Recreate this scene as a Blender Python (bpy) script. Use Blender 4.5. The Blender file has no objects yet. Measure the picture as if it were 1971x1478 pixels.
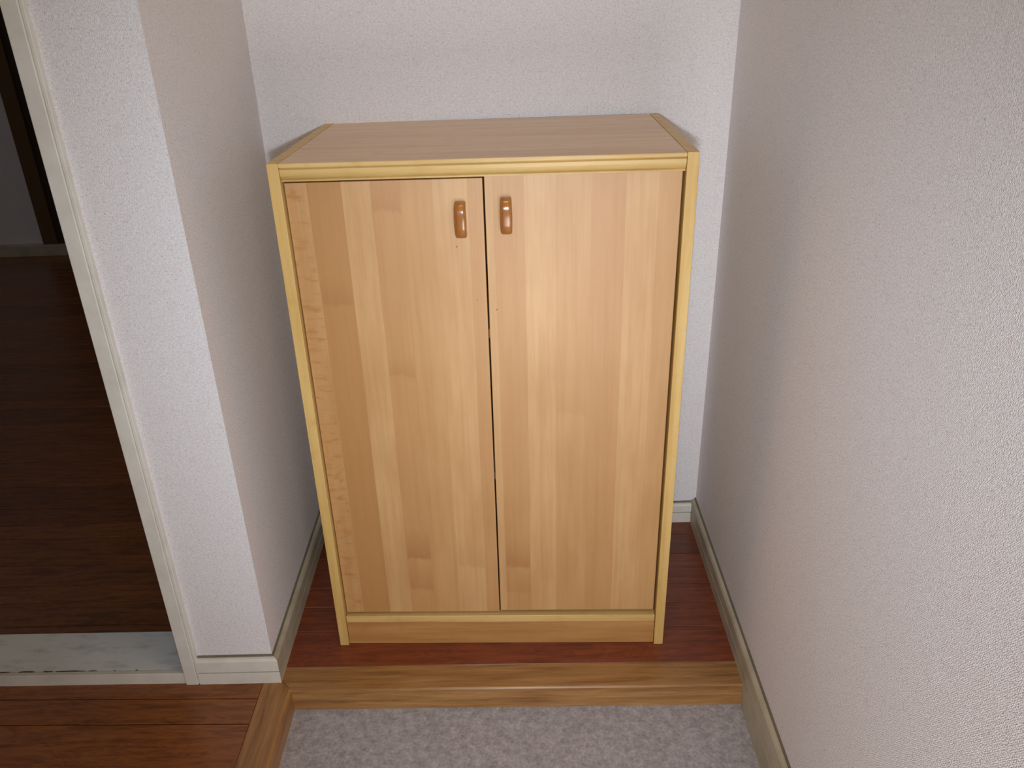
import bpy, bmesh, math, random
from mathutils import Vector, Matrix
random.seed(7)
scene = bpy.context.scene
C = scene.collection

# ------------------------------------------------------------------ camera
cd = bpy.data.cameras.new('camera'); cam = bpy.data.objects.new('camera', cd); C.objects.link(cam)
R3 = Matrix(((0.99945616, 0.0284551, 0.01666411),
             (0.00194682, 0.45354904, -0.8912292),
             (-0.03291801, 0.89077695, 0.45324698)))
cam.matrix_world = Matrix.Translation((0.4208, -1.0873, 1.0893)) @ R3.to_4x4()
cd.sensor_fit = 'HORIZONTAL'; cd.sensor_width = 36.0
cd.lens = 1588.8645 / 1971 * 36.0
cd.shift_x = 29.6064 / 1971
cd.shift_y = 46.118 / 1971
cd.clip_start = 0.02
scene.camera = cam

# ------------------------------------------------------------------ light
world = bpy.data.worlds.new('world'); scene.world = world; world.use_nodes = True
world.node_tree.nodes['Background'].inputs[0].default_value = (1.0, 1.0, 0.95, 1)
world.node_tree.nodes['Background'].inputs[1].default_value = 0.14

def area(name, loc, target, sx, sy, power, col, spread=180):
    l = bpy.data.lights.new(name, 'AREA'); l.shape = 'RECTANGLE'; l.size = sx; l.size_y = sy
    l.energy = power; l.color = col; l.spread = math.radians(spread)
    o = bpy.data.objects.new(name, l); C.objects.link(o); o.location = loc
    d = Vector(target) - Vector(loc)
    o.rotation_euler = d.to_track_quat('-Z', 'Y').to_euler()
    return o
# low daylight glancing in through the half-open entrance door
area('low_door_daylight', (0.53, -1.17, 0.30), (0.47, 0.4, 0.6), 0.34, 0.42, 4.7, (1.0, 0.985, 0.97))
# small built-in lamp of the camera body, just under the lens
area('camera_lamp', (0.42, -1.15, 1.03), (0.47, 0.30, 0.60), 0.05, 0.03, 2.15, (0.80, 0.90, 1.0), 76)
# warm ceiling light above the niche
area('ceiling_light', (0.40, -0.36, 2.35), (0.42, -0.2, 0), 0.30, 0.30, 3.1, (1.0, 0.84, 0.50))

scene.view_settings.view_transform = 'Standard'
scene.view_settings.look = 'None'
scene.view_settings.exposure = 0.12
scene.view_settings.gamma = 1.0
scene.view_settings.use_curve_mapping = False
scene.cycles.max_bounces = 8

# ------------------------------------------------------------------ helpers
def srgb(r, g, b):
    f = lambda c: (c/255/12.92) if c/255 <= 0.04045 else ((c/255+0.055)/1.055)**2.4
    return (f(r), f(g), f(b), 1)

class NT:
    def __init__(s, name):
        s.m = bpy.data.materials.new(name); s.m.use_nodes = True
        s.t = s.m.node_tree; s.b = s.t.nodes['Principled BSDF']
    def n(s, ty, **kw):
        nd = s.t.nodes.new(ty)
        for k, v in kw.items():
            if k in nd.bl_rna.properties.keys(): setattr(nd, k, v)
            else: nd.inputs[k.replace('_', ' ')].default_value = v
        return nd
    def l(s, a, b): s.t.links.new(a, b); return b
    def math(s, op, a, b=None, c=None, clamp=False):
        nd = s.t.nodes.new('ShaderNodeMath'); nd.operation = op; nd.use_clamp = clamp
        for i, v in enumerate((a, b, c)):
            if v is None: continue
            if hasattr(v, 'links'): s.t.links.new(v, nd.inputs[i])
            else: nd.inputs[i].default_value = v
        return nd.outputs[0]
    def mix(s, fac, a, b, mode='MIX'):
        nd = s.t.nodes.new('ShaderNodeMix'); nd.data_type = 'RGBA'; nd.blend_type = mode
        for i, v in ((0, fac), (6, a), (7, b)):
            if hasattr(v, 'links'): s.t.links.new(v, nd.inputs[i])
            else: nd.inputs[i].default_value = v
        return nd.outputs[2]
    def coords(s):
        tc = s.n('ShaderNodeTexCoord'); sp = s.n('ShaderNodeSeparateXYZ')
        s.l(tc.outputs['Object'], sp.inputs[0]); return tc.outputs['Object'], sp.outputs
    def comb(s, x, y, z):
        nd = s.t.nodes.new('ShaderNodeCombineXYZ')
        for i, v in enumerate((x, y, z)):
            if hasattr(v, 'links'): s.t.links.new(v, nd.inputs[i])
            else: nd.inputs[i].default_value = v
        return nd.outputs[0]
    def noise(s, vec, scale, detail=3, rough=0.55, dist=0.0):
        nd = s.t.nodes.new('ShaderNodeTexNoise'); nd.inputs['Scale'].default_value = scale
        nd.inputs['Detail'].default_value = detail; nd.inputs['Roughness'].default_value = rough
        nd.inputs['Distortion'].default_value = dist
        s.t.links.new(vec, nd.inputs['Vector']); return nd.outputs[0]
    def ramp(s, fac, stops, interp='LINEAR'):
        nd = s.t.nodes.new('ShaderNodeValToRGB'); cr = nd.color_ramp; cr.interpolation = interp
        while len(cr.elements) < len(stops): cr.elements.new(0.5)
        for e, (p, c) in zip(cr.elements, stops):
            e.position = p; e.color = c if len(c) == 4 else (*c, 1)
        s.t.links.new(fac, nd.inputs[0]); return nd.outputs[0]
    def bump(s, h, strength, dist):
        nd = s.t.nodes.new('ShaderNodeBump'); nd.inputs['Strength'].default_value = strength
        nd.inputs['Distance'].default_value = dist; s.t.links.new(h, nd.inputs['Height'])
        s.t.links.new(nd.outputs[0], s.b.inputs['Normal'])
    def done(s, col, rough=0.5, spec=0.5, coat=0.0, coatr=0.1):
        if hasattr(col, 'links'): s.t.links.new(col, s.b.inputs['Base Color'])
        else: s.b.inputs['Base Color'].default_value = col
        if hasattr(rough, 'links'): s.t.links.new(rough, s.b.inputs['Roughness'])
        else: s.b.inputs['Roughness'].default_value = rough
        s.b.inputs['Specular IOR Level'].default_value = spec
        s.b.inputs['Coat Weight'].default_value = coat; s.b.inputs['Coat Roughness'].default_value = coatr
        return s.m

def mesh_obj(name, bm, mat, parent=None, smooth=False, loc=None):
    bmesh.ops.recalc_face_normals(bm, faces=bm.faces)
    me = bpy.data.meshes.new(name); bm.to_mesh(me); bm.free()
    me.materials.append(mat)
    if smooth:
        for p in me.polygons: p.use_smooth = True
    o = bpy.data.objects.new(name, me); C.objects.link(o)
    if parent: o.parent = parent
    if loc: o.location = loc
    return o

def prism(pts, z0, z1, bm=None):
    bm = bm or bmesh.new()
    a = [bm.verts.new((x, y, z0)) for x, y in pts]; b = [bm.verts.new((x, y, z1)) for x, y in pts]
    n = len(pts)
    bm.faces.new(a[::-1]); bm.faces.new(b)
    for i in range(n): bm.faces.new((a[i], a[(i+1) % n], b[(i+1) % n], b[i]))
    return bm
def box(x0, x1, y0, y1, z0, z1, bevel=0.0, seg=1, bm=None):
    new = bm is None
    bm = prism([(x0, y0), (x1, y0), (x1, y1), (x0, y1)], z0, z1, bm)
    if bevel and new: bmesh.ops.bevel(bm, geom=bm.edges[:], offset=bevel, segments=seg, profile=0.5, affect='EDGES')
    return bm
def bev(bm, off, seg=1, sel=None):
    e = [x for x in bm.edges if sel is None or sel(x)]
    bmesh.ops.bevel(bm, geom=e, offset=off, segments=seg, profile=0.5, affect='EDGES'); return bm
def sweep(profile, p0, p1, up=Vector((0, 0, 1)), side=None, m0=None, m1=None):
    """profile: (out, z) points, swept from p0 to p1; 'side' is the horizontal direction of out."""
    bm = bmesh.new(); p0 = Vector(p0); p1 = Vector(p1); d = (p1-p0).normalized()
    r = []
    for p, m in ((p0, m0), (p1, m1)):
        r.append([bm.verts.new(p + side*o + up*z + (d*m(o) if m else Vector((0, 0, 0)))) for o, z in profile])
    n = len(profile)
    for i in range(n): bm.faces.new((r[0][i], r[0][(i+1) % n], r[1][(i+1) % n], r[1][i]))
    bm.faces.new(r[0]); bm.faces.new(r[1][::-1]); return bm
def empty(name, loc, rz=0):
    o = bpy.data.objects.new(name, None); C.objects.link(o); o.location = loc; o.rotation_euler = (0, 0, rz)
    o.empty_display_size = 0.1; return o
def tag(o, label, cat, kind=None, group=None):
    o['label'] = label; o['category'] = cat
    if kind: o['kind'] = kind
    if group: o['group'] = group
    return o

# ------------------------------------------------------------------ materials
def wallpaper(name, base, warm, dark):
    t = NT(name); _, xyz = t.coords()
    u = t.math('ADD', xyz[0], xyz[1]); v = xyz[2]
    vec = t.comb(u, v, 0.0)
    wob = t.noise(vec, 260, 2)
    wu = t.math('ADD', u, t.math('MULTIPLY', wob, 0.0012))
    su = t.math('SINE', t.math('MULTIPLY', wu, 2*math.pi/0.0021))
    sv = t.math('SINE', t.math('MULTIPLY', t.math('ADD', v, t.math('MULTIPLY', wob, 0.0014)), 2*math.pi/0.0030))
    weave = t.math('MULTIPLY', su, sv)
    grit = t.noise(t.comb(u, t.math('MULTIPLY', v, 0.66), 0.0), 760, 1, 0.5)
    dots = t.ramp(grit, [(0.46, (0, 0, 0)), (0.66, (1, 1, 1))])
    h = t.math('ADD', t.math('MULTIPLY', weave, 0.22), t.math('MULTIPLY', dots, 0.8))
    fleck = t.noise(t.comb(u, v, 3.1), 330, 2, 0.6)
    fl = t.ramp(fleck, [(0.0, (1, 1, 1)), (0.31, (1, 1, 1)), (0.39, (0, 0, 0)), (1, (0, 0, 0))])
    big = t.noise(vec, 5, 3)
    c = t.mix(t.math('MULTIPLY', big, 0.55), base, warm)
    c = t.mix(t.ramp(t.noise(t.comb(t.math('MULTIPLY', u, 0.6), v, 1.7), 400, 3, 0.75), [(0.36, (0, 0, 0)), (0.68, (0.62, 0.62, 0.62))]), c, dark)
    c = t.mix(t.ramp(t.noise(t.comb(u, v, 7.7), 60, 2, 0.6), [(0.55, (0, 0, 0)), (0.70, (0.30, 0.30, 0.30))]), c, srgb(226, 206, 210))
    c = t.mix(t.math('MULTIPLY', fl, 0.35), c, srgb(120, 100, 92))
    t.bump(h, 0.62, 0.0009)
    return t.done(c, 0.62, 0.35)
M_paper = wallpaper('woven_wallpaper', srgb(243, 238, 241), srgb(239, 232, 232), srgb(208, 199, 196))

def painted(name, col, dirt, amt=0.5, rough=0.42):
    t = NT(name); v, xyz = t.coords()
    n = t.noise(v, 14, 5, 0.65); s = t.noise(v, 120, 3, 0.6)
    f = t.ramp(n, [(0.42, (0, 0, 0)), (0.75, (1, 1, 1))])
    c = t.mix(t.math('MULTIPLY', f, amt), col, dirt)
    sp = t.ramp(s, [(0.70, (0, 0, 0)), (0.78, (1, 1, 1))])
    c = t.mix(t.math('MULTIPLY', sp, 0.5), c, dirt)
    t.bump(s, 0.15, 0.0006)
    return t.done(c, rough, 0.4)
M_paint = painted('aged_white_paint', srgb(222, 216, 206), srgb(184, 174, 158))
M_paint2 = painted('grimy_cream_paint', srgb(190, 180, 160), srgb(140, 128, 104), 0.6)
M_shade = painted('painted_shade', srgb(120, 110, 92), srgb(88, 78, 62))  # dark tone that paints in the shadow along the skirting tops

def threshold_mat():
    t = NT('peeling_white_paint'); v, xyz = t.coords()
    n = t.noise(t.comb(t.math('MULTIPLY', xyz[0], 0.35), xyz[1], xyz[2]), 45, 5, 0.65)
    col = t.mix(t.math('MULTIPLY', t.noise(v, 9, 4), 0.7), srgb(238, 240, 244), srgb(212, 216, 220))
    streak = t.ramp(n, [(0.50, (0, 0, 0)), (0.72, (1, 1, 1))])
    col = t.mix(t.math('MULTIPLY', streak, 0.35), col, srgb(112, 106, 92))
    t.bump(n, 0.3, 0.001)
    return t.done(col, 0.45, 0.4)
M_sill = threshold_mat()
M_chip = painted('bare_wood_chip', srgb(98, 66, 44), srgb(70, 46, 30))

def plank_mat(name, a, b, c):
    """oiled red-brown floor boards, grain along X; every board its own tone through object random"""
    t = NT(name); v, xyz = t.coords()
    oi = t.n('ShaderNodeObjectInfo')
    off = t.math('MULTIPLY', oi.outputs['Random'], 37.0)
    vv = t.comb(t.math('ADD', t.math('MULTIPLY', xyz[0], 0.09), off), xyz[1], xyz[2])
    g = t.noise(vv, 95, 5, 0.6, 0.4)
    fine = t.noise(t.comb(t.math('ADD', t.math('MULTIPLY', xyz[0], 0.04), off), xyz[1], xyz[2]), 420, 3, 0.7)
    fig = t.noise(t.comb(t.math('ADD', t.math('MULTIPLY', xyz[0], 0.25), off), xyz[1], 0.0), 20, 2, 0.5, 1.6)
    rings = t.math('SINE', t.math('MULTIPLY', fig, 55.0))
    f = t.math('ADD', t.math('MULTIPLY', g, 0.75), t.math('MULTIPLY', rings, 0.045))
    col = t.ramp(f, [(0.22, c), (0.42, a), (0.62, b)])
    col = t.mix(t.math('MULTIPLY', t.ramp(fine, [(0.5, (0, 0, 0)), (0.72, (1, 1, 1))]), 0.45), col, c)
    tone = t.mix(oi.outputs['Random'], (0.80, 0.80, 0.80, 1), (1.12, 1.12, 1.12, 1))
    col = t.mix(1.0, col, tone, 'MULTIPLY')
    t.bump(fine, 0.12, 0.0005)
    return t.done(col, 0.36, 0.45, 0.15, 0.25)
M_plank = plank_mat('red_brown_floorboard', srgb(128, 62, 34), srgb(142, 74, 44), srgb(98, 46, 26))
M_plank_hall = plank_mat('worn_brown_floorboard', srgb(148, 86, 38), srgb(162, 100, 50), srgb(106, 58, 26))

def timber_mat(name, along, a, b, c, rough=0.32):
    t = NT(name); v, xyz = t.coords()
    k = [1.0, 1.0, 1.0]; k[along] = 0.07
    vv = t.comb(*[t.math('MULTIPLY', xyz[i], k[i]) for i in range(3)])
    g = t.noise(vv, 85, 5, 0.62, 0.3); fine = t.noise(vv, 430, 3, 0.7)
    col = t.ramp(g, [(0.28, c), (0.48, a), (0.68, b)])
    col = t.mix(t.math('MULTIPLY', t.ramp(fine, [(0.48, (0, 0, 0)), (0.75, (1, 1, 1))]), 0.4), col, c)
    t.bump(fine, 0.15, 0.0005)
    return t.done(col, rough, 0.45, 0.1, 0.3)
M_step = timber_mat('oak_step_timber', 0, srgb(158, 112, 64), srgb(178, 134, 84), srgb(118, 80, 44))
M_stepy = timber_mat('oak_step_timber_lengthwise', 1, srgb(160, 112, 62), srgb(176, 130, 78), srgb(116, 76, 38))

def stone_mat():
    t = NT('mottled_grey_sheet_floor'); v, xyz = t.coords()
    n = t.noise(v, 70, 4, 0.62); m = t.noise(v, 190, 3, 0.7)
    c = t.ramp(t.math('ADD', t.math('MULTIPLY', n, 0.5), t.math('MULTIPLY', m, 0.5)),
               [(0.36, srgb(146, 140, 144)), (0.50, srgb(170, 166, 172)), (0.64, srgb(196, 192, 196))])
    c = t.mix(t.math('MULTIPLY', t.ramp(t.noise(v, 130, 2), [(0.55, (0, 0, 0)), (0.7, (1, 1, 1))]), 0.35), c, srgb(176, 158, 146))
    t.bump(m, 0.2, 0.0006)
    return t.done(c, 0.55, 0.35)
M_tile = stone_mat()

# maple print laminate of the cabinet doors: upright strips, each of its own tone
LIGHT = srgb(200, 155, 103); MID = srgb(192, 145, 92); TAN = srgb(188, 139, 87); DARK = srgb(178, 127, 73); FIG = srgb(168, 115, 61)
def door_mat(name, edges, tones, figures, curly=None, specks=()):
    t = NT(name); v, xyz = t.coords(); x, z = xyz[0], xyz[2]
    w = 0.30
    wob = t.math('MULTIPLY', t.math('SUBTRACT', t.noise(t.comb(0.0, 0.0, z), 3.0, 2), 0.5), 0.004)
    xs = t.math('ADD', x, wob)
    pos = t.math('DIVIDE', xs, w)
    stops = []
    for i, tone in enumerate(tones):
        p = edges[i]/w; stops.append((max(p, 0.0), tone))
    strip = t.ramp(pos, stops, 'CONSTANT')
    # slow change along and across each strip, plus stripy grain
    g = t.noise(t.comb(t.math('MULTIPLY', xs, 1.0), 0.0, t.math('MULTIPLY', z, 0.035)), 110, 4, 0.6)
    slow = t.noise(t.comb(t.math('MULTIPLY', xs, 1.0), 0.0, t.math('MULTIPLY', z, 0.22)), 26, 3, 0.55)
    fine = t.noise(t.comb(xs, 0.0, t.math('MULTIPLY', z, 0.02)), 600, 2, 0.7)
    c = t.mix(t.ramp(slow, [(0.38, (0, 0, 0)), (0.68, (0.55, 0.55, 0.55))]), strip, DARK)
    c = t.mix(t.ramp(g, [(0.45, (0, 0, 0)), (0.75, (0.42, 0.42, 0.42))]), c, FIG)
    c = t.mix(t.ramp(fine, [(0.5, (0, 0, 0)), (0.8, (0.22, 0.22, 0.22))]), c, LIGHT)
    fleckn = t.noise(t.comb(x, 0.0, t.math('MULTIPLY', z, 0.45)), 420, 2, 0.6)
    c = t.mix(t.ramp(fleckn, [(0.62, (0, 0, 0)), (0.74, (0.22, 0.22, 0.22))]), c, FIG)
    def inside(val, lo, hi, s):
        a = t.math('SMOOTH_MIN', t.math('MULTIPLY', t.math('SUBTRACT', val, lo), 1/s),
                   t.math('MULTIPLY', t.math('SUBTRACT', hi, val), 1/s), 0.3)
        return t.math('MAXIMUM', t.math('MINIMUM', a, 1.0), 0.0)
    if curly:                                               # rippled figure across the outermost strip
        cv = t.comb(t.math('MULTIPLY', x, 0.30), 0.0, z)
        rip = t.noise(cv, 100, 3, 0.6, 0.5)
        m = t.math('MULTIPLY', inside(xs, curly[0], curly[1], 0.004),
                   t.ramp(rip, [(0.50, (0, 0, 0)), (0.66, (0.8, 0.8, 0.8))]))
        c = t.mix(m, c, srgb(172, 118, 60))
    for (x0, x1, z0, h, s) in figures:                      # darker end-of-heart patches with a soft upper edge
        body = inside(xs, x0, x1, 0.0025)
        fz = t.math('SUBTRACT', z, z0)
        arc = t.math('ADD', t.math('MULTIPLY', t.math('SUBTRACT', x, (x0+x1)/2), 0.12), t.math('MULTIPLY', t.math('SUBTRACT', t.noise(t.comb(x, 0.0, z), 60, 2), 0.5), 0.02))
        q = t.math('ADD', fz, arc)
        up = t.math('MAXIMUM', t.math('MINIMUM', t.math('DIVIDE', q, 0.006), 1.0), 0.0)
        down = t.math('MAXIMUM', t.math('SUBTRACT', 1.0, t.math('DIVIDE', q, h)), 0.0)
        m = t.math('MULTIPLY', t.math('MULTIPLY', body, up), t.math('MULTIPLY', down, s))
        c = t.mix(m, c, srgb(160, 104, 54))
    for (sx, sz, r) in specks:
        d = t.n('ShaderNodeVectorMath', operation='DISTANCE'); t.l(t.comb(x, 0.0, z), d.inputs[0]); d.inputs[1].default_value = (sx, 0, sz)
        m = t.math('MINIMUM', t.math('MAXIMUM', t.math('SUBTRACT', 1.6, t.math('DIVIDE', d.outputs['Value'], r)), 0.0), 1.0)
        c = t.mix(t.math('MULTIPLY', m, 0.8), c, srgb(92, 58, 34))
    b = t.noise(t.comb(xs, 0.0, t.math('MULTIPLY', z, 0.05)), 300, 3)
    t.bump(b, 0.06, 0.0004)
    return t.done(c, t.math('ADD', 0.40, t.math('MULTIPLY', b, 0.10)), 0.5, 0.40, 0.40)
M_doorL = door_mat('maple_laminate_left_door',
    [0, .0315, .0800, .1215, .1655, .2100, .2590, .2790], [MID, DARK, LIGHT, TAN, MID, LIGHT, TAN, MID],
    [(.1215, .1655, .118, .07, .65), (.1215, .1655, .050, .06, .45), (.0315, .0800, .595, .05, .45), (.1215, .1655, .475, .04, .40), (.1215, .1655, .735, .05, .40), (.2100, .2600, .10, .06, .25)],
    curly=(-.002, .0315), specks=((.2410, .684, .0011), (.2680, .602, .0008)))
M_doorR = door_mat('maple_laminate_right_door',
    [0, .0110, .0560, .1000, .1510, .2000, .2450], [LIGHT, TAN, LIGHT, MID, TAN, LIGHT, MID],
    [(.0110, .0560, .095, .07, .65), (.0110, .0560, .040, .05, .35), (.1000, .1510, .40, .06, .15)], specks=((.012, .583, .0012),))

def maple(name, along, a, b, c, rough=0.4, spec=0.45):
    t = NT(name); v, xyz = t.coords()
    k = [1.0, 1.0, 1.0]; k[along] = 0.06
    vv = t.comb(*[t.math('MULTIPLY', xyz[i], k[i]) for i in range(3)])
    g = t.noise(vv, 55, 4, 0.6); f = t.noise(v, 30, 3, 0.6)
    col = t.ramp(g, [(0.32, c), (0.5, a), (0.66, b)])
    col = t.mix(t.ramp(f, [(0.55, (0, 0, 0)), (0.75, (0.5, 0.5, 0.5))]), col, c)
    t.bump(g, 0.05, 0.0004)
    return t.done(col, rough, spec)
M_side = maple('yellow_maple_edging', 2, srgb(206, 168, 102), srgb(214, 178, 112), srgb(192, 150, 82))
M_top = maple('pinkish_maple_top', 0, srgb(216, 178, 136), srgb(224, 188, 148), srgb(200, 160, 120), 0.3, 0.5)
M_edge = maple('golden_maple_moulding', 0, srgb(208, 172, 108), srgb(216, 180, 118), srgb(190, 150, 88), 0.32, 0.5)
M_kick = maple('maple_kickboard', 0, srgb(180, 130, 76), srgb(188, 140, 84), srgb(166, 114, 62))
M_inner = maple('raw_cabinet_inside', 0, srgb(150, 110, 70), srgb(160, 118, 76), srgb(130, 92, 58), 0.7)
M_handle = maple('varnished_brown_handle', 2, srgb(156, 98, 46), srgb(170, 112, 56), srgb(128, 74, 34), 0.16, 0.6)
def plain(name, col, rough=0.6): return NT(name).done(col, rough, 0.3)
M_ceil = plain('ceiling_paper', srgb(225, 222, 218), 0.8)
M_dkfr = plain('brown_door_frame', srgb(104, 78, 52), 0.5)
M_gap = plain('shadow_gap_filler', srgb(60, 34, 20), 0.9)

# ------------------------------------------------------------------ plan
TB = 0.0114; HB = 0.050; YB = 0.4595; H = 0.0465
def xr(y): return 0.8187 + 0.019*(y - YB)          # face of the right-hand skirting
def xr_low(y): return 0.8250 + 0.019*(y - YB)
def xl(y): return -0.0081*y                        # face of the left-hand skirting
YW = 0.488                                         # back wall surface (behind cabinet)
SK = -0.0127
def yk_back(x): return 0.037 + SK*x
def yk_front(x): return -0.0187 + SK*x
XK1, XK2 = -0.0329, 0.0213
YE = -1.22                                         # inner face of the entrance wall
XH = -1.50                                         # hall's left wall
ZC = 2.42

# walls -----------------------------------------------------------
yb_wall = YB + TB
o = mesh_obj('wall_back', prism([(-0.16, yb_wall), (1.0, yb_wall), (1.0, yb_wall+0.12), (-0.16, yb_wall+0.12)], -0.06, ZC), M_paper)
tag(o, 'white woven-textured wallpapered wall behind the wooden shoe cabinet', 'wall', 'structure')
o = mesh_obj('wall_right', prism([(xr(yb_wall)+TB, yb_wall), (xr(YE-0.2)+TB, YE-0.2), (1.0, YE-0.2), (1.0, yb_wall)], -0.06, ZC), M_paper)
tag(o, 'long textured wallpapered wall filling the right side of the photo', 'wall', 'structure')
xc = -0.1440
o = mesh_obj('wall_left', prism([(xc, TB), (-TB, TB), (xl(yb_wall)-TB, yb_wall), (xc, yb_wall)], 0.0, ZC), M_paper)
tag(o, 'narrow wallpapered wall end between doorway trim and cabinet niche', 'wall', 'structure')
# wall above and left of the dark doorway
bm = prism([(XH, 0.008), (xc, 0.008), (xc, 0.11), (XH, 0.11)], 2.03, ZC)
prism([(XH-0.1, 0.008), (-1.05, 0.008), (-1.05, 0.11), (XH-0.1, 0.11)], 0.0, 2.03, bm)
o = mesh_obj('wall_front', bm, M_paper)
tag(o, 'wallpapered wall above and beyond the dark doorway at left', 'wall', 'structure')
o = mesh_obj('wall_hall', box(XH-0.1, XH, YE-0.2, 0.11, -0.06, ZC), M_paper)
tag(o, 'hall side wall out of frame at far left', 'wall', 'structure')
bm = box(XH, 0.02, YE-0.10, YE, -0.06, ZC); box(0.80, 0.86, YE-0.10, YE, -0.06, ZC, bm=bm); box(0.02, 0.80, YE-0.10, YE, 2.0, ZC, bm=bm)
o = mesh_obj('wall_entrance', bm, M_paper)
tag(o, 'entrance wall behind the camera with the open front doorway', 'wall', 'structure')
o = mesh_obj('ceiling', box(XH-0.1, 1.0, YE-0.2, 3.1, ZC, ZC+0.05), M_ceil)
tag(o, 'plain pale ceiling over hall and dark room', 'ceiling', 'structure')
# dark room
YF = 2.852
bm = box(-3.4, -0.15, YF, YF+0.1, -0.06, ZC)
o = mesh_obj('wall_far', bm, M_paper); tag(o, 'dim wall at the far end of the dark room', 'wall', 'structure')
bm = box(-3.5, -3.4, 0.11, YF+0.1, -0.06, ZC); o = mesh_obj('wall_room_left', bm, M_paper)
tag(o, 'left wall of the dark room, out of frame', 'wall', 'structure')
bm = box(-0.16, -0.06, yb_wall+0.12, YF, -0.06, ZC); o = mesh_obj('wall_room_right', bm, M_paper)
tag(o, 'right wall of the dark room behind the niche', 'wall', 'structure')
bm = box(-3.5, XH-0.1, 0.01, 0.11, -0.06, ZC); o = mesh_obj('wall_room_front', bm, M_paper)
tag(o, 'near wall of the dark room, out of frame', 'wall', 'structure')

# floors ------------------------------------------------------------
fl = mesh_obj('floor', box(-3.4, 1.0, -1.4, 2.95, -0.10, -0.064), plain('subfloor', srgb(60, 44, 32), 0.9))
tag(fl, 'raised floor of red-brown boards under cabinet, hall and dark room', 'floor', 'structure')
GAP = 0.0007
def plank(x0, x1, ya, yb, mat, z=0.0, skew=SK):
    """board between seam lines ya (near) and yb (far), given at x=0"""
    f = lambda x, y: (x, y + skew*x)
    bm = prism([f(x0, ya+GAP), f(x1, ya+GAP), f(x1, yb-GAP), f(x0, yb-GAP)], z-0.012, z)
    bev(bm, 0.0009, 1, lambda e: all(abs(v.co.z - z) < 1e-6 for v in e.verts))
    return mesh_obj('plank', bm, mat, fl)
niche = [0.037, 0.130, 0.199, 0.256, 0.355, 0.424, 0.474]
for a, b in zip(niche, niche[1:]):
    plank(-0.004, 0.832, a, b, M_plank)
hall = [0.006, -0.036, -0.092, -0.185, -0.254, -0.311, -0.404, -0.473, -0.530, -0.623, -0.692, -0.749, -0.842, -0.911, -0.968, -1.061, -1.130, -1.187, -1.22]
for a, b in zip(hall, hall[1:]):
    sk = -0.022
    bm = prism([(XH, b+GAP+sk*XH), (XK1-0.001, b+GAP+sk*XK1), (XK1-0.001, a-GAP+sk*XK1), (XH, a-GAP+sk*XH)], -0.012, 0)
    if a > 0: 
        bm.free(); bm = prism([(XH, b+GAP+sk*XH), (XK1-0.001, b+GAP+sk*XK1), (XK1-0.001, 0.009), (XH, 0.009)], -0.012, 0)
    bev(bm, 0.0009, 1, lambda e: all(abs(v.co.z) < 1e-6 for v in e.verts))
    mesh_obj('plank', bm, M_plank_hall, fl)
room = [0.100, 0.132, 0.234]
y = 0.234; pat = [0.055, 0.071, 0.100]; i = 0
seams = [0.234]
while y < YF:
    y += pat[i % 3]; i += 1; seams.append(min(y, YF))
seams = [0.113, 0.163] + seams
for k, (a, b) in enumerate(zip(seams, seams[1:])):
    if b - a < 0.004: continue
    bm = prism([(-3.4, a+GAP), (-0.165, a+GAP), (-0.165, b-GAP), (-3.4, b-GAP)], -0.012, 0)
    bev(bm, 0.0009, 1, lambda e: all(abs(v.co.z) < 1e-6 for v in e.verts))
    mesh_obj('plank', bm, M_plank_hall, fl)
o = mesh_obj('floor_entrance', prism([(XK2-0.02, -1.75), (0.90, -1.75), (0.90, yk_front(0.9)+0.02), (XK2-0.02, yk_front(0)+0.02)], -H-0.017, -H), M_tile)
tag(o, 'mottled grey sheet floor of the lower entrance area', 'floor', 'structure')

# step timbers --------------------------------------------------------
def nose(w, h, r=0.0045, n=5):
    pts = [(0, -h), (0, 0)]
    pts += [(w-r+r*math.sin(a), -r+r*math.cos(a)) for a in [math.pi/2*i/n for i in range(n+1)]]
    pts += [(w, -h)]
    return pts
# timber across the niche; its left end is mitred
W = 0.0557
bm = sweep(nose(W, H), (XK2-W, yk_back(XK2-W)+0.0, 0), (0.8325, yk_back(0.8325), 0), side=Vector((SK, -1, 0)).normalized() if False else Vector((0, -1, 0)),
           m0=lambda o: o)
o = mesh_obj('trim_1', bm, M_step, smooth=False)
tag(o, 'oak step timber across the front of the shoe cabinet', 'step', 'structure')
bm = sweep(nose(XK2-XK1, H), (XK1, YE, 0), (XK1, yk_back(XK2-W), 0), side=Vector((1, 0, 0)), m1=lambda o: -o*W/(XK2-XK1))
o = mesh_obj('trim_2', bm, M_stepy)
tag(o, 'oak step timber running toward the viewer beside the grey floor', 'step', 'structure')

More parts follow.
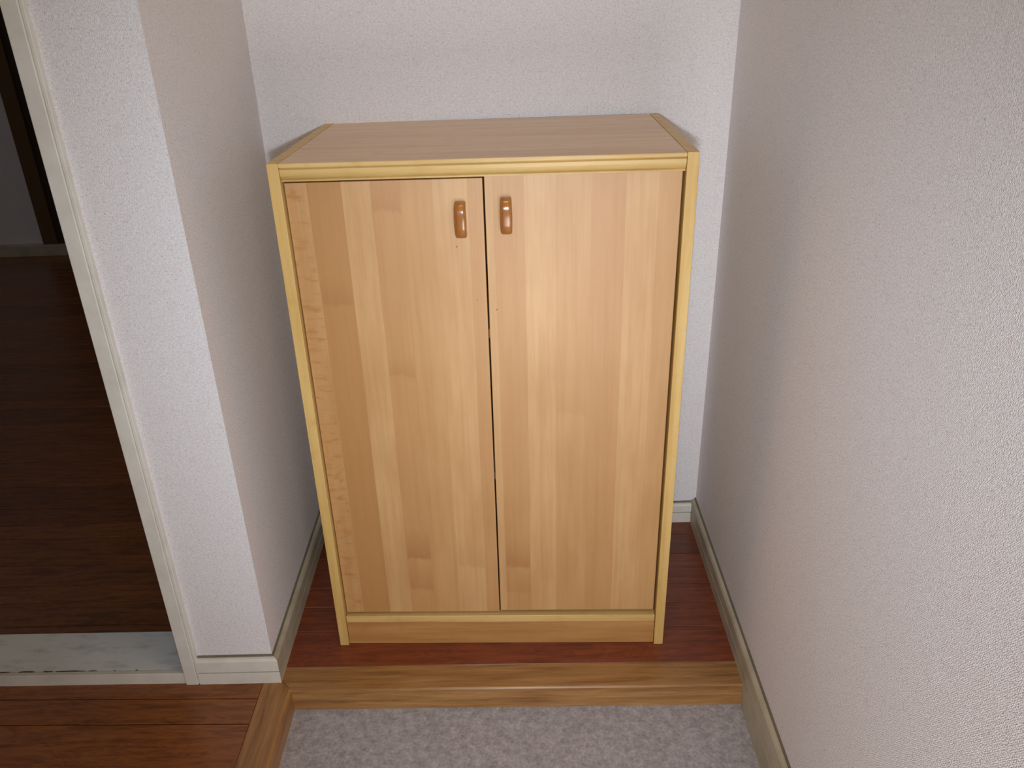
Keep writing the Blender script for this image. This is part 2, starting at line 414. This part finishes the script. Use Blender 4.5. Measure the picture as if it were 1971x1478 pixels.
# skirtings -----------------------------------------------------------
def skirting(name, p0, p1, side, label, low0=0.0, depth_low=0.0, m0=None, m1=None, mat=M_paint, lower_front=TB, up_to=0.0548):
    root = empty(name, ((p0[0]+p1[0])/2, (p0[1]+p1[1])/2, low0)); tag(root, label, 'skirting board', 'structure')
    off = -Vector(root.location)
    S = up_to; mid = 0.0262
    p0 = Vector((*p0, 0)) + off; p1 = Vector((*p1, 0)) + off
    lower = [(0, low0), (lower_front, low0), (lower_front, mid-0.0009), (0, mid-0.0009)]
    upper = [(0, mid+0.0007), (TB-0.0006, mid+0.0007), (TB-0.0006, S-0.005), (TB-0.0030, S-0.0008), (TB-0.0060, S), (0, S)]
    mesh_obj('lower_board', sweep(lower, p0, p1, side=side, m0=m0, m1=m1), mat, root)
    mesh_obj('upper_board', sweep(upper, p0, p1, side=side, m0=m0, m1=m1), mat, root)
    g = [(0, S-0.0005), (0.0032, S-0.0005), (0.0026, S+0.0030), (0, S+0.0030)]  # thin dark strip standing in for the shadow between wallpaper and skirting
    mesh_obj('shade_line', sweep(g, p0, p1, side=side, m0=m0, m1=m1), M_shade, root)
    return root
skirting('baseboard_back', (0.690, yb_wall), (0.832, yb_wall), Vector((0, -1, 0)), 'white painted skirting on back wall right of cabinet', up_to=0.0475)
dl = Vector((xl(1)-xl(0), 1, 0)).normalized()
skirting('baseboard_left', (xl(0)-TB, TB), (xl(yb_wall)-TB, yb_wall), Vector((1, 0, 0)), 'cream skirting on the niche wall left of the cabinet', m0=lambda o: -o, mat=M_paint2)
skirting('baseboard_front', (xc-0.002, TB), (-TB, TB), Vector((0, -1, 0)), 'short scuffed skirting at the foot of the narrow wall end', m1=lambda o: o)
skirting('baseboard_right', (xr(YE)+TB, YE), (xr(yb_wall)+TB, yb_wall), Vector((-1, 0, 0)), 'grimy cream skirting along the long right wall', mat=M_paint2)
# painted board filling under the skirting down to the lower floor
bm = prism([(xr(YE), YE), (xr(YE)+TB, YE), (xr(-0.01)+TB, yk_front(0.82)+0.004), (xr(-0.01), yk_front(0.82)+0.004)], -H, 0.0)
o = mesh_obj('trim_3', bm, M_paint2); tag(o, 'lower painted board under right skirting beside the grey floor', 'trim', 'structure')

# doorway trim and threshold -----------------------------------------
root = empty('trim_4', (-0.157, 0.0, 0)); tag(root, 'tall white painted door casing edging the dark doorway', 'door frame', 'structure')
def loc(bm, d):
    bmesh.ops.translate(bm, verts=bm.verts, vec=-Vector(d)); return bm
R0 = Vector((-0.157, 0, 0))
bm = bev(box(-0.1703, -0.1485, -0.001, 0.12, 0, 2.06), 0.0012, 2); mesh_obj('jamb', loc(bm, R0), M_paint, root)
bm = bev(box(-0.1483, -0.1432, 0.0015, 0.012, 0, 2.06), 0.001, 2); mesh_obj('edge_bead', loc(bm, R0), M_paint, root)
bm = bev(box(-1.10, -0.1703, -0.001, 0.12, 2.02, 2.06), 0.0012, 1); mesh_obj('head', loc(bm, R0), M_paint, root)
bm = bev(box(-1.10, -1.078, -0.001, 0.12, 0, 2.02), 0.0012, 1); mesh_obj('jamb', loc(bm, R0), M_paint, root)
SS = -0.0172*0.5
root = empty('trim_5', (-0.6, 0.06, 0)); tag(root, 'white painted threshold with peeling edge below the dark doorway', 'threshold', 'structure')
R0 = Vector((-0.6, 0.06, 0)); f = lambda x, y: (x, y + SS*(x+0.17))
bm = prism([f(-1.078, .0135), f(-.1703, .0135), f(-.1703, .1131), f(-1.078, .1131)], 0, .0242)
bev(bm, 0.001, 1); mesh_obj('sill_board', loc(bm, R0), M_sill, root)
bm = prism([f(-1.078, .003), f(-.1703, .003), f(-.1703, .0125), f(-1.078, .0125)], 0, .0246)
bev(bm, 0.0008, 1); mesh_obj('sill_nosing', loc(bm, R0), M_paint, root)
rnd = random.Random(3)
for (x0, x1, w) in [(-.43, -.412, .003), (-.407, -.352, .0026), (-.347, -.331, .002), (-.301, -.298, .002), (-.262, -.258, .002), (-.475, -.445, .0028), (-.54, -.49, .003)]:
    n = 6; up = []; dn = []
    for k in range(n+1):
        xx = x0 + (x1-x0)*k/n; s = math.sin(math.pi*k/n)**0.5 if 0 < k < n else 0.15
        up.append(f(xx, .0127 + w*s*rnd.uniform(.35, .8))); dn.append(f(xx, .0127 - w*s*rnd.uniform(.3, .7)))
    bm = prism(dn + up[::-1], .0240, .02485); mesh_obj('bare_chip', loc(bm, R0), M_chip, root)

# far end of the dark room --------------------------------------------
root = empty('trim_6', (-1.775, YF, 0)); tag(root, 'brown upright frame on the far wall of the dark room', 'door frame', 'structure')
R0 = Vector((-1.775, YF, 0))
bm = bev(box(-1.815, -1.745, YF-0.025, YF, 0.055, 2.1), 0.002); mesh_obj('post', loc(bm, R0), M_dkfr, root)
bm = bev(box(-1.745, -0.9, YF-0.012, YF, 0.055, 2.1), 0.002); mesh_obj('panel', loc(bm, R0), plain('dark_panel', srgb(64, 52, 40)), root)
o = mesh_obj('baseboard_far', bev(box(-3.4, -0.16, YF-0.035, YF, 0, 0.055), 0.002), M_paint2)
tag(o, 'low skirting along the far wall of the dark room', 'skirting board', 'structure')

# ------------------------------------------------------------------ shoe cabinet
cab = empty('shoe_cabinet', (0.3895, 0.0826, 0), -0.0275)
tag(cab, 'light maple shoe cabinet with two plain doors standing in the niche', 'cabinet')
CH, CD, CW = 0.8813, 0.383, 0.60
T = 0.0165
for s in (-1, 1):
    x0, x1 = (-CW/2, -CW/2+T) if s < 0 else (CW/2-T, CW/2)
    bm = bev(box(x0, x1, 0, CD, 0, CH), 0.0008, 2)
    mesh_obj('side_panel', bm, M_side, cab)
IX = CW/2 - T - 0.0006
bm = bev(box(-IX, IX, 0.0004, CD, CH-0.0058, CH-0.0003), 0.0005); mesh_obj('top_panel', bm, M_top, cab)
bm = bev(box(-IX, IX, -0.0002, 0.0012, CH-0.0056, CH-0.0007), 0.0002); mesh_obj('top_edging', bm, M_edge, cab)
# moulding below the top: roll turned under with a fillet
zt = CH-0.0062
prof = [(0.020, zt), (0.0045, zt), (0.0036, zt-0.0012), (0.0020, zt-0.0022)]
for k in range(9):
    a = k/8
    prof.append((0.0012 + 0.0075*(1-math.cos(a*math.pi/2)), zt-0.0030-0.0135*math.sin(a*math.pi/2)))
prof += [(0.0072, zt-0.0175), (0.0066, zt-0.0182), (0.0066, zt-0.0202), (0.020, zt-0.0202)]
bm = sweep([(-o, z) for o, z in prof], (-IX, 0, 0), (IX, 0, 0), side=Vector((0, -1, 0)))
mesh_obj('moulding', bm, M_edge, cab)
DY = 0.0115; DT = 0.016
def door(x0, x1, z0, z1, mat, hx, hz, lab):
    o = mesh_obj('door', loc(bev(box(x0, x1, DY, DY+DT, z0, z1), 0.0007, 2), (x0, 0, z0)), mat, cab, loc=(x0, 0, z0))
    o['label'] = lab
    h = handle(hx, hz); h.parent = o; h.location = (hx-x0, DY, hz-z0)
    return o
def handle(hx, hz):
    bm = bmesh.new(); L = 0.0262; D = 0.0190; wd = 0.0088
    rings = []; n = 22
    for i in range(n+1):
        a = math.pi*i/n; c, s = math.cos(a), math.sin(a)
        zz = L*(abs(c)**0.62)*(1 if c > 0 else -1); yy = -D*(abs(s)**0.62)
        th = 0.0078
        zi = (L-th)*(abs(c)**0.62)*(1 if c > 0 else -1); yi = -(D-0.0065)*(abs(s)**0.62)
        w = wd*(1 - 0.08*abs(c))
        r = []
        for (k, xx) in ((0, -w), (0.22, -w), (0.0, 0)):
            pass
        def P(x, t): return bm.verts.new((x, yy+(yi-yy)*t, zz+(zi-zz)*t))
        r = [P(-w, 1), P(-w, 0.30), P(-w*0.93, 0.12), P(-w*0.72, 0.0), P(-w*0.35, -0.02), P(w*0.35, -0.02), P(w*0.72, 0.0), P(w*0.93, 0.12), P(w, 0.30), P(w, 1)]
        rings.append(r)
    m = len(rings[0])
    for i in range(n):
        for j in range(m): bm.faces.new((rings[i][j], rings[i][(j+1) % m], rings[i+1][(j+1) % m], rings[i+1][j]))
    bm.faces.new(rings[0]); bm.faces.new(rings[-1][::-1])
    return mesh_obj('handle', bm, M_handle, smooth=True)
DXI = CW/2 - T - 0.0018
door(-DXI, 0.0005, 0.0700, 0.8520, M_doorL, -0.0325, 0.7945, 'left maple door with stripy figured grain')
door(0.0030, DXI-0.0012, 0.0725, 0.8545, M_doorR, 0.0330, 0.7985, 'right maple door with even pale grain')
bm = bev(box(-IX, IX, 0.0040, 0.020, 0.0520, 0.0660), 0.0006); mesh_obj('bottom_rail', bm, M_edge, cab)
bm = bev(box(-IX, IX, 0.0046, 0.018, 0.0005, 0.0519), 0.0005); mesh_obj('kickboard', bm, M_kick, cab)
mesh_obj('bottom_board', box(-IX, IX, 0.0202, CD-0.006, 0.050, 0.064), M_inner, cab)
mesh_obj('back_panel', box(-IX, IX, CD-0.005, CD-0.001, 0.0, CH-0.006), M_inner, cab)
mesh_obj('shelf', box(-IX, IX, 0.035, CD-0.006, 0.34, 0.355), M_inner, cab)
mesh_obj('shelf', box(-IX, IX, 0.035, CD-0.006, 0.60, 0.615), M_inner, cab)
